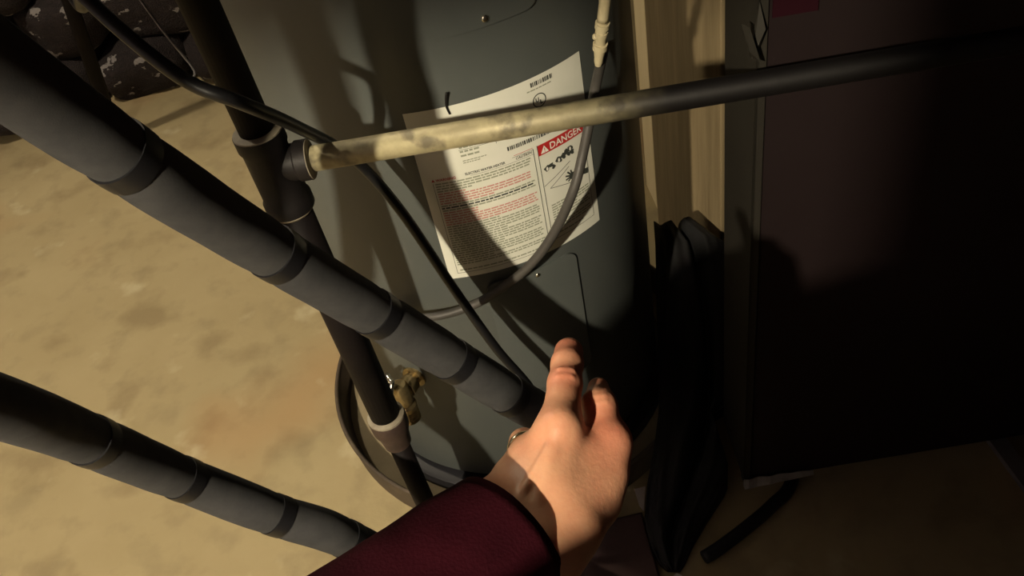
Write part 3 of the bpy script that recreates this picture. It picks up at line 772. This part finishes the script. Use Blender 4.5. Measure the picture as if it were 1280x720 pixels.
# ================================================================== PERSON
def sm(a, b, k):
    h = np.maximum(k - np.abs(a - b), 0.0) / k
    return np.minimum(a, b) - h * h * k * 0.25
def cap(X, a, b, ra, rb):
    a = np.array(a, np.float32); b = np.array(b, np.float32); ab = b - a
    q = [X[i] - a[i] for i in range(3)]
    t = np.clip((q[0] * ab[0] + q[1] * ab[1] + q[2] * ab[2]) / float(ab @ ab), 0, 1)
    d = np.sqrt((q[0] - t * ab[0]) ** 2 + (q[1] - t * ab[1]) ** 2 + (q[2] - t * ab[2]) ** 2)
    return d - (ra + (rb - ra) * t)
def ball(X, c, r):
    return np.sqrt(sum((X[i] - c[i]) ** 2 for i in range(3))) - r
def ell(X, c, axes, rad):
    q = [sum((X[i] - c[i]) * ax[i] for i in range(3)) / r for ax, r in zip(axes, rad)]
    k = np.sqrt(q[0] ** 2 + q[1] ** 2 + q[2] ** 2)
    return (k - 1) * min(rad)
def grid(lo, hi, h):
    ax = [np.arange(l, u, h, dtype=np.float32) for l, u in zip(lo, hi)]
    return np.meshgrid(*ax, indexing='ij', sparse=True)
def to_mesh(D, lo, h, name):
    g = openvdb.FloatGrid(); D = np.clip(D, -3 * h, 3 * h).astype(np.float32)
    g.background = 3 * h
    g.copyFromArray(D, tolerance=0.0)
    p, q = g.convertToQuads(0.0)
    p = p * h + np.array(lo, np.float32)
    me = bpy.data.meshes.new(name)
    me.from_pydata(p.tolist(), [], q.tolist()); me.update()
    return me

# ---- left hand and forearm (camera-measured joints)
V = lambda *a: np.array(at(*a), np.float32)
iM, iP, iD, iT = V(700, 534, .548), V(706, 480, .575), V(709, 455, .590), V(711, 440, .602)
mM, rM, pM = V(684, 554, .553), V(661, 573, .562), V(638, 596, .571)
wr, wu = V(694, 694, .522), V(582, 644, .535)           # radial and ulnar side of the wrist
wc = (wr + wu) / 2
tT, tI, tM, tC = V(748, 485, .592), V(749, 506, .578), V(758, 550, .566), V(737, 622, .554)
elbow = np.array([-0.25, 0.12, 0.90], np.float32)
fa = (elbow - wc) / np.linalg.norm(elbow - wc)          # towards the elbow
across = (wu - wr) / np.linalg.norm(wu - wr)
hand_ax = (iM + pM) / 2 - wc; hand_ax /= np.linalg.norm(hand_ax)
nrm = np.cross(hand_ax, across); nrm /= np.linalg.norm(nrm)
if nrm @ (CAM - wc) < 0: nrm = -nrm                     # dorsal normal
h = 0.0011
pts = np.array([iT, tT, tM, pM, wr, wu, wc + fa * 0.10, iM + hand_ax * 0.05 - nrm * 0.06, pM - nrm * 0.06])
lo = pts.min(0) - 0.034; hi = pts.max(0) + 0.034
X = grid(lo, hi, h)
# palm and back of the hand
palm = cap(X, iM - nrm * 0.004, wr * 0.75 + wc * 0.25, 0.0125, 0.0145)
for m, w_, r in ((mM, 0.42, 0.0125), (rM, 0.62, 0.0120), (pM, 0.86, 0.0112)):
    palm = sm(palm, cap(X, m - nrm * 0.004, wr * (1 - w_) + wu * w_, r, 0.0140), 0.014)
palm = sm(palm, cap(X, (mM + rM) / 2 - nrm * 0.014, wc - nrm * 0.006, 0.014, 0.016), 0.016)
# forearm
palm = sm(palm, cap(X, wr + fa * 0.004 + across * 0.008, wr * 0.6 + wc * 0.4 + fa * 0.16, 0.0175, 0.025), 0.020)
palm = sm(palm, cap(X, wu - across * 0.008, wu * 0.6 + wc * 0.4 + fa * 0.16, 0.0160, 0.025), 0.022)
palm = sm(palm, ball(X, wu + nrm * 0.006 - across * 0.000, 0.0125), 0.010)          # end of the ulna
palm = sm(palm, ball(X, V(724, 660, .528), 0.0125), 0.014)          # end of the radius
# thumb ball
palm = sm(palm, cap(X, tC - nrm * 0.004, tM - nrm * 0.002, 0.0175, 0.0145), 0.016)
palm = sm(palm, cap(X, wr, tC, 0.0150, 0.0155), 0.016)
palm = sm(palm, cap(X, wr * .7 + wc * .3, tM * .5 + tC * .5, 0.0140, 0.0120), 0.016)
palm = sm(palm, cap(X, (tM + tC) / 2, (iM + wr) / 2 - nrm * 0.003, 0.0110, 0.0120), 0.018)        # web muscle
palm = sm(palm, cap(X, tM * .85 + tC * .15, iM * .8 + wr * .2 - nrm * .006, 0.010, 0.010), 0.012)
# tendons over the back
for m, w_, l in ((iM, 0.30, 0.0022), (mM, 0.42, 0.0024), (rM, 0.54, 0.0022), (pM, 0.7, 0.0014)):
    base = wr * (1 - w_) + wu * w_
    palm = sm(palm, cap(X, m + nrm * (0.0075 + l), base * 0.72 + m * 0.28 + nrm * (0.0098 + l), 0.0028, 0.0024), 0.005)
# veins
v1 = [iM * .45 + mM * .55 - hand_ax * .014 + nrm * .0120, mM * .4 + wc * .6 + nrm * .0150, rM * .25 + wc * .75 + nrm * .0155]
palm = sm(palm, cap(X, v1[0], v1[1], 0.0014, 0.0016), 0.004); palm = sm(palm, cap(X, v1[1], v1[2], 0.0016, 0.0014), 0.004)
# knuckles
for m, r in ((iM, .0088), (mM, .0092), (rM, .0088), (pM, .0082)):
    palm = sm(palm, ball(X, m + nrm * 0.0035, r), 0.007)
def digit(J, R, bumps=()):
    d = cap(X, J[0], J[1], R[0], R[1])
    for a, b, ra, rb in zip(J[1:], J[2:], R[1:], R[2:]):
        d = sm(d, cap(X, a, b, ra, rb), 0.0035)
    return d
idx = digit([iM, iP, iD, iT], [0.0126, 0.0110, 0.0104, 0.0099])
mid_ax = (iP - iM) / np.linalg.norm(iP - iM)
# wrinkle folds over the index middle joint
tocam = (CAM - iP); tocam /= np.linalg.norm(tocam); tocam = tocam.astype(np.float32)
side = np.cross(mid_ax, tocam); side /= np.linalg.norm(side)
dors = np.cross(side, mid_ax)
if dors @ nrm < 0: dors = -dors
for s in (-0.0030, 0.0030):
    c0 = iP + mid_ax * s + dors * 0.0104
    idx = sm(idx, cap(X, c0 - side * 0.0045, c0 + side * 0.0045, 0.0010, 0.0010), 0.0022)
# curled fingers: fold away from the camera and back under the palm
fd = hand_ax * 0.72 - nrm * 0.69; fd /= np.linalg.norm(fd)
bk = -hand_ax * 0.80 - nrm * 0.45; bk /= np.linalg.norm(bk)
fingers = []
rP1 = V(655, 554, .602)
for m, p1, l2, l3, r in ((mM, V(690, 548, .596), .027, .018, .0100), (rM, rP1, .025, .017, .0098), (pM, V(644, 590, .603), .020, .015, .0088)):
    p2 = p1 + bk * l2; dn = -hand_ax * 0.75 + nrm * 0.55; dn /= np.linalg.norm(dn); p3 = p2 + dn * l3
    fingers.append(digit([m, p1, p2, p3], [r * 1.08, r, r * .92, r * .82]))
th = digit([tC, tM, tI, tT], [0.0155, 0.0128, 0.0112, 0.0072])
th = sm(th, ball(X, tM - across * 0.003, 0.0120), 0.008)
tax = (tI - tM) / np.linalg.norm(tI - tM)
ts = np.cross(tax, tocam); ts /= np.linalg.norm(ts); td = np.cross(ts, tax)
if td @ tocam < 0: td = -td
for s in (-0.0026, 0.0014):
    c0 = tI + tax * s + td * 0.0106
    th = sm(th, cap(X, c0 - ts * 0.004, c0 + ts * 0.004, 0.0010, 0.0010), 0.0022)
D = sm(palm, idx, 0.009)
D = sm(D, th, 0.0045)
for f_ in fingers: D = sm(D, f_, 0.004)
hand_me = to_mesh(D, lo, h, 'hand')
del D, palm, idx, th, fingers

# ---- the rest of the body (coarser, out of the picture)
sh_l, sh_r = np.array([-0.20, -0.14, 1.10]), np.array([0.19, -0.23, 1.20])
nk, hd = np.array([0.04, -0.22, 1.27]), np.array([0.05, -0.19, 1.44])
hip = np.array([0.06, -0.42, 0.80])
hip_l, hip_r = hip + np.array([-0.09, 0.02, -0.02]), hip + np.array([0.09, 0.0, -0.02])
kn_l, kn_r = np.array([-0.03, -0.22, 0.48]), np.array([0.20, -0.30, 0.48])
an_l, an_r = np.array([-0.03, -0.36, 0.08]), np.array([0.21, -0.45, 0.08])
el_r, wr_r = np.array([0.31, -0.16, 0.96]), np.array([0.16, -0.08, 1.18])
ex, ey, ez = np.eye(3)
def figure(X, g):
    d = cap(X, (sh_l + sh_r) / 2 + ez * -0.03, hip, 0.115 + g, 0.125 + g)
    d = sm(d, cap(X, sh_l + ex * 0.03, sh_r - ex * 0.03, 0.062 + g, 0.062 + g), 0.06)
    d = sm(d, cap(X, hip_l, hip_r, 0.10 + g, 0.10 + g), 0.05)
    return d
hb = 0.011
lo2 = np.array([-0.42, -0.85, -0.02]); hi2 = np.array([0.55, 0.16, 1.76])
X = grid(lo2, hi2, hb)
D = figure(X, 0.0)
for s, k, a in ((hip_l, kn_l, an_l), (hip_r, kn_r, an_r)):
    D = sm(D, cap(X, s, k, 0.082, 0.056), 0.04); D = sm(D, cap(X, k, a, 0.054, 0.036), 0.03)
    D = sm(D, cap(X, a + np.array([0, -0.02, -0.045]), a + np.array([0, 0.15, -0.052]), 0.036, 0.028), 0.03)
D = sm(D, cap(X, sh_l, elbow, 0.052, 0.040), 0.04); D = sm(D, cap(X, elbow, wc + fa * 0.12, 0.040, 0.030), 0.03)
D = sm(D, cap(X, sh_r, el_r, 0.052, 0.040), 0.04); D = sm(D, cap(X, el_r, wr_r, 0.038, 0.026), 0.03)
D = sm(D, cap(X, nk - ez * 0.05, hd - ez * 0.05, 0.056, 0.054), 0.03)
fwd = np.array([0.0, 0.85, -0.53]); upv = np.array([0, 0.53, 0.85])
D = sm(D, ell(X, hd + upv * 0.02, (ex, fwd, upv), (0.076, 0.096, 0.108)), 0.03)
D = sm(D, cap(X, hd - upv * 0.065 + fwd * 0.03, hd - upv * 0.075 + fwd * 0.06, 0.045, 0.028), 0.03)
D = sm(D, cap(X, hd + fwd * 0.095 + upv * 0.02, hd + fwd * 0.116 - upv * 0.018, 0.008, 0.014), 0.012)
for s in (-1, 1):
    D = sm(D, ell(X, hd + ex * 0.078 * s - upv * 0.0, (ex, fwd, upv), (0.012, 0.022, 0.034)), 0.01)
    D = np.maximum(D, -ball(X, hd + ex * 0.033 * s + fwd * 0.106 + upv * 0.028, 0.020))
# right hand, loosely closed near the chest
u_ = np.array([-0.55, 0.55, 0.62]); u_ /= np.linalg.norm(u_); w2 = np.array([0.6, 0.79, -0.17]); w2 /= np.linalg.norm(w2)
D = sm(D, cap(X, wr_r, wr_r + u_ * 0.08, 0.028, 0.034), 0.03)
for k in range(4):
    b0 = wr_r + u_ * 0.085 + w2 * (0.020 * (k - 1.5)); b1 = b0 + u_ * 0.035 + np.array([0, -0.005, 0]); b2 = b1 + np.array([-0.02, -0.02, -0.01])
    D = sm(D, cap(X, b0, b1, 0.0105, 0.0095), 0.006); D = sm(D, cap(X, b1, b2, 0.0095, 0.009), 0.006)
D = sm(D, cap(X, wr_r + u_ * 0.03 + w2 * 0.02, wr_r + u_ * 0.075 + w2 * 0.05, 0.014, 0.011), 0.01)
body_me = to_mesh(D, lo2, hb, 'body')
bm = bmesh.new(); bm.from_mesh(body_me)
bm2 = bmesh.new(); bm2.from_mesh(hand_me)
bmesh.ops.smooth_vert(bm2, verts=bm2.verts, factor=0.4, use_axis_x=True, use_axis_y=True, use_axis_z=True)
hand_me2 = bpy.data.meshes.new('tmp'); bm2.to_mesh(hand_me2); bm2.free(); bm.from_mesh(hand_me2)
me = bpy.data.meshes.new('person'); bm.to_mesh(me); bm.free()
person = link('person', me, M['skin'])
tag(person, 'person reaching out a bare hand with a ring, pointing, in a maroon fleece sleeve', 'person')
# ruddiness of knuckles, finger tips and thumb side
co = np.empty(len(me.vertices) * 3, np.float32); me.vertices.foreach_get('co', co); co = co.reshape(-1, 3)
rud = np.zeros(len(co), np.float32)
for c, r, a in ((iT, .020, .8), (iP + nrm * .008, .013, .7), (tT, .018, .6), (tI, .014, .35), (tM, .030, .7), (iM + nrm * .01, .015, .25), (tC, .03, .4), (mM + nrm * .01, .012, .3), (rM + nrm * .01, .012, .3)):
    rud = np.maximum(rud, a * np.exp(-((co - c) ** 2).sum(1) / r ** 2))
at_ = me.attributes.new('ruddy', 'FLOAT', 'POINT'); at_.data.foreach_set('value', rud)

# ring on the ring finger
rc = rM * 0.46 + rP1 * 0.54; x_, y_, d_ = frame_of(Vector((rP1 - rM).tolist()))
bm = bmesh.new(); N = 40; prof = [(-0.0028, 0.0108), (-0.0023, 0.0122), (0, 0.0127), (0.0023, 0.0122), (0.0028, 0.0108), (0, 0.0104)]
rg = [[bm.verts.new(Vector(rc.tolist()) + d_ * q + (x_ * math.cos(2 * PI * k / N) + y_ * math.sin(2 * PI * k / N)) * r) for q, r in prof] for k in range(N)]
for k in range(N):
    a, b = rg[k], rg[(k + 1) % N]
    for q in range(6): bm.faces.new((a[q], b[q], b[(q + 1) % 6], a[(q + 1) % 6]))
tag(from_bm('finger_ring', bm, M['gold'], person), 'polished metal ring')

# sleeve: hollow fleece tube with soft folds, ending in an open cuff
cuff = wc - fa * 0.001 - nrm * 0.010
A = Vector(cuff.tolist()); E_ = Vector(elbow.tolist()); S_ = Vector(sh_l.tolist())
P, L = resample(catmull([A, A.lerp(E_, 0.5), E_, E_.lerp(S_, 0.5), S_], 10), 0.008)
R = []
for i in range(len(P)):
    t = i / (len(P) - 1)
    R.append(0.0466 + 0.026 * min(1, t * 3.2) + 0.010 * max(0, t - 0.4))
bm = bmesh.new()
def fold(i, a, p):
    t = i * 0.008
    return 1 + 0.035 * noise.noise(Vector((math.cos(a) * 1.5, math.sin(a) * 1.5, t * 16))) + 0.02 * noise.noise(Vector((math.cos(a) * 3, math.sin(a) * 3, t * 45)))
rings = tube(bm, P, R, 48, cap=False, rfun=fold)
inner = []
for i in range(0, 12):
    inner.append([bm.verts.new(v.co + (P[i] - v.co).normalized() * 0.003) for v in rings[i]])
for k in range(48):
    bm.faces.new((rings[0][k], inner[0][k], inner[0][(k + 1) % 48], rings[0][(k + 1) % 48]))
for a, b in zip(inner, inner[1:]):
    for k in range(48): bm.faces.new((a[k], b[k], b[(k + 1) % 48], a[(k + 1) % 48]))
slv = from_bm('sleeve', bm, M['fleece'], person)
# jacket body
X = grid(lo2, hi2, hb)
D = figure(X, 0.018)
D = np.maximum(D, (0.80 - X[2]) + 0 * D)
D = sm(D, cap(X, sh_r, el_r, 0.068, 0.058), 0.04); D = sm(D, cap(X, el_r, wr_r * .9 + el_r * .1, 0.054, 0.042), 0.03)
D = sm(D, cap(X, sh_l, sh_l * .8 + elbow * .2, 0.070, 0.066), 0.04)
D = sm(D, cap(X, nk - ez * 0.06, nk - ez * 0.0, 0.085, 0.070), 0.03)
link('jacket', to_mesh(D, lo2, hb, 'jacket'), M['fleece'], person)
D = cap(X, hip_l, hip_r, 0.112, 0.112)
for s, k, a in ((hip_l, kn_l, an_l), (hip_r, kn_r, an_r)):
    D = sm(D, cap(X, s, k, 0.096, 0.072), 0.04); D = sm(D, cap(X, k, a - ez * -0.01, 0.070, 0.056), 0.03)
D = np.maximum(D, X[2] - 0.93 + 0 * D)
link('trousers', to_mesh(D, lo2, hb, 'trousers'), M['jeans'], person)
for a in (an_l, an_r):
    D = cap(X, a + np.array([0, -0.02, -0.03]), a + np.array([0, 0.16, -0.042]), 0.050, 0.040)
    D = sm(D, cap(X, a, a + ez * 0.07, 0.05, 0.052), 0.03); D = np.maximum(D, -X[2] + 0 * D)
    link('boot', to_mesh(D, lo2, hb, 'boot'), M['boot'], person)
D = ell(X, hd + upv * 0.03 - fwd * 0.008, (ex, fwd, upv), (0.086, 0.105, 0.116))
D = np.maximum(D, (X[1] - hd[1]) * fwd[1] + (X[2] - hd[2]) * fwd[2] - 0.045 + 0 * X[0] - 0.6 * np.maximum(0, (X[1] - hd[1]) * upv[1] + (X[2] - hd[2]) * upv[2] - 0.05))
D = np.maximum(D, -((X[1] - hd[1]) * upv[1] + (X[2] - hd[2]) * upv[2]) - 0.05 + 0 * X[0])
link('hair', to_mesh(D, lo2, hb, 'hair'), M['hair'], person)
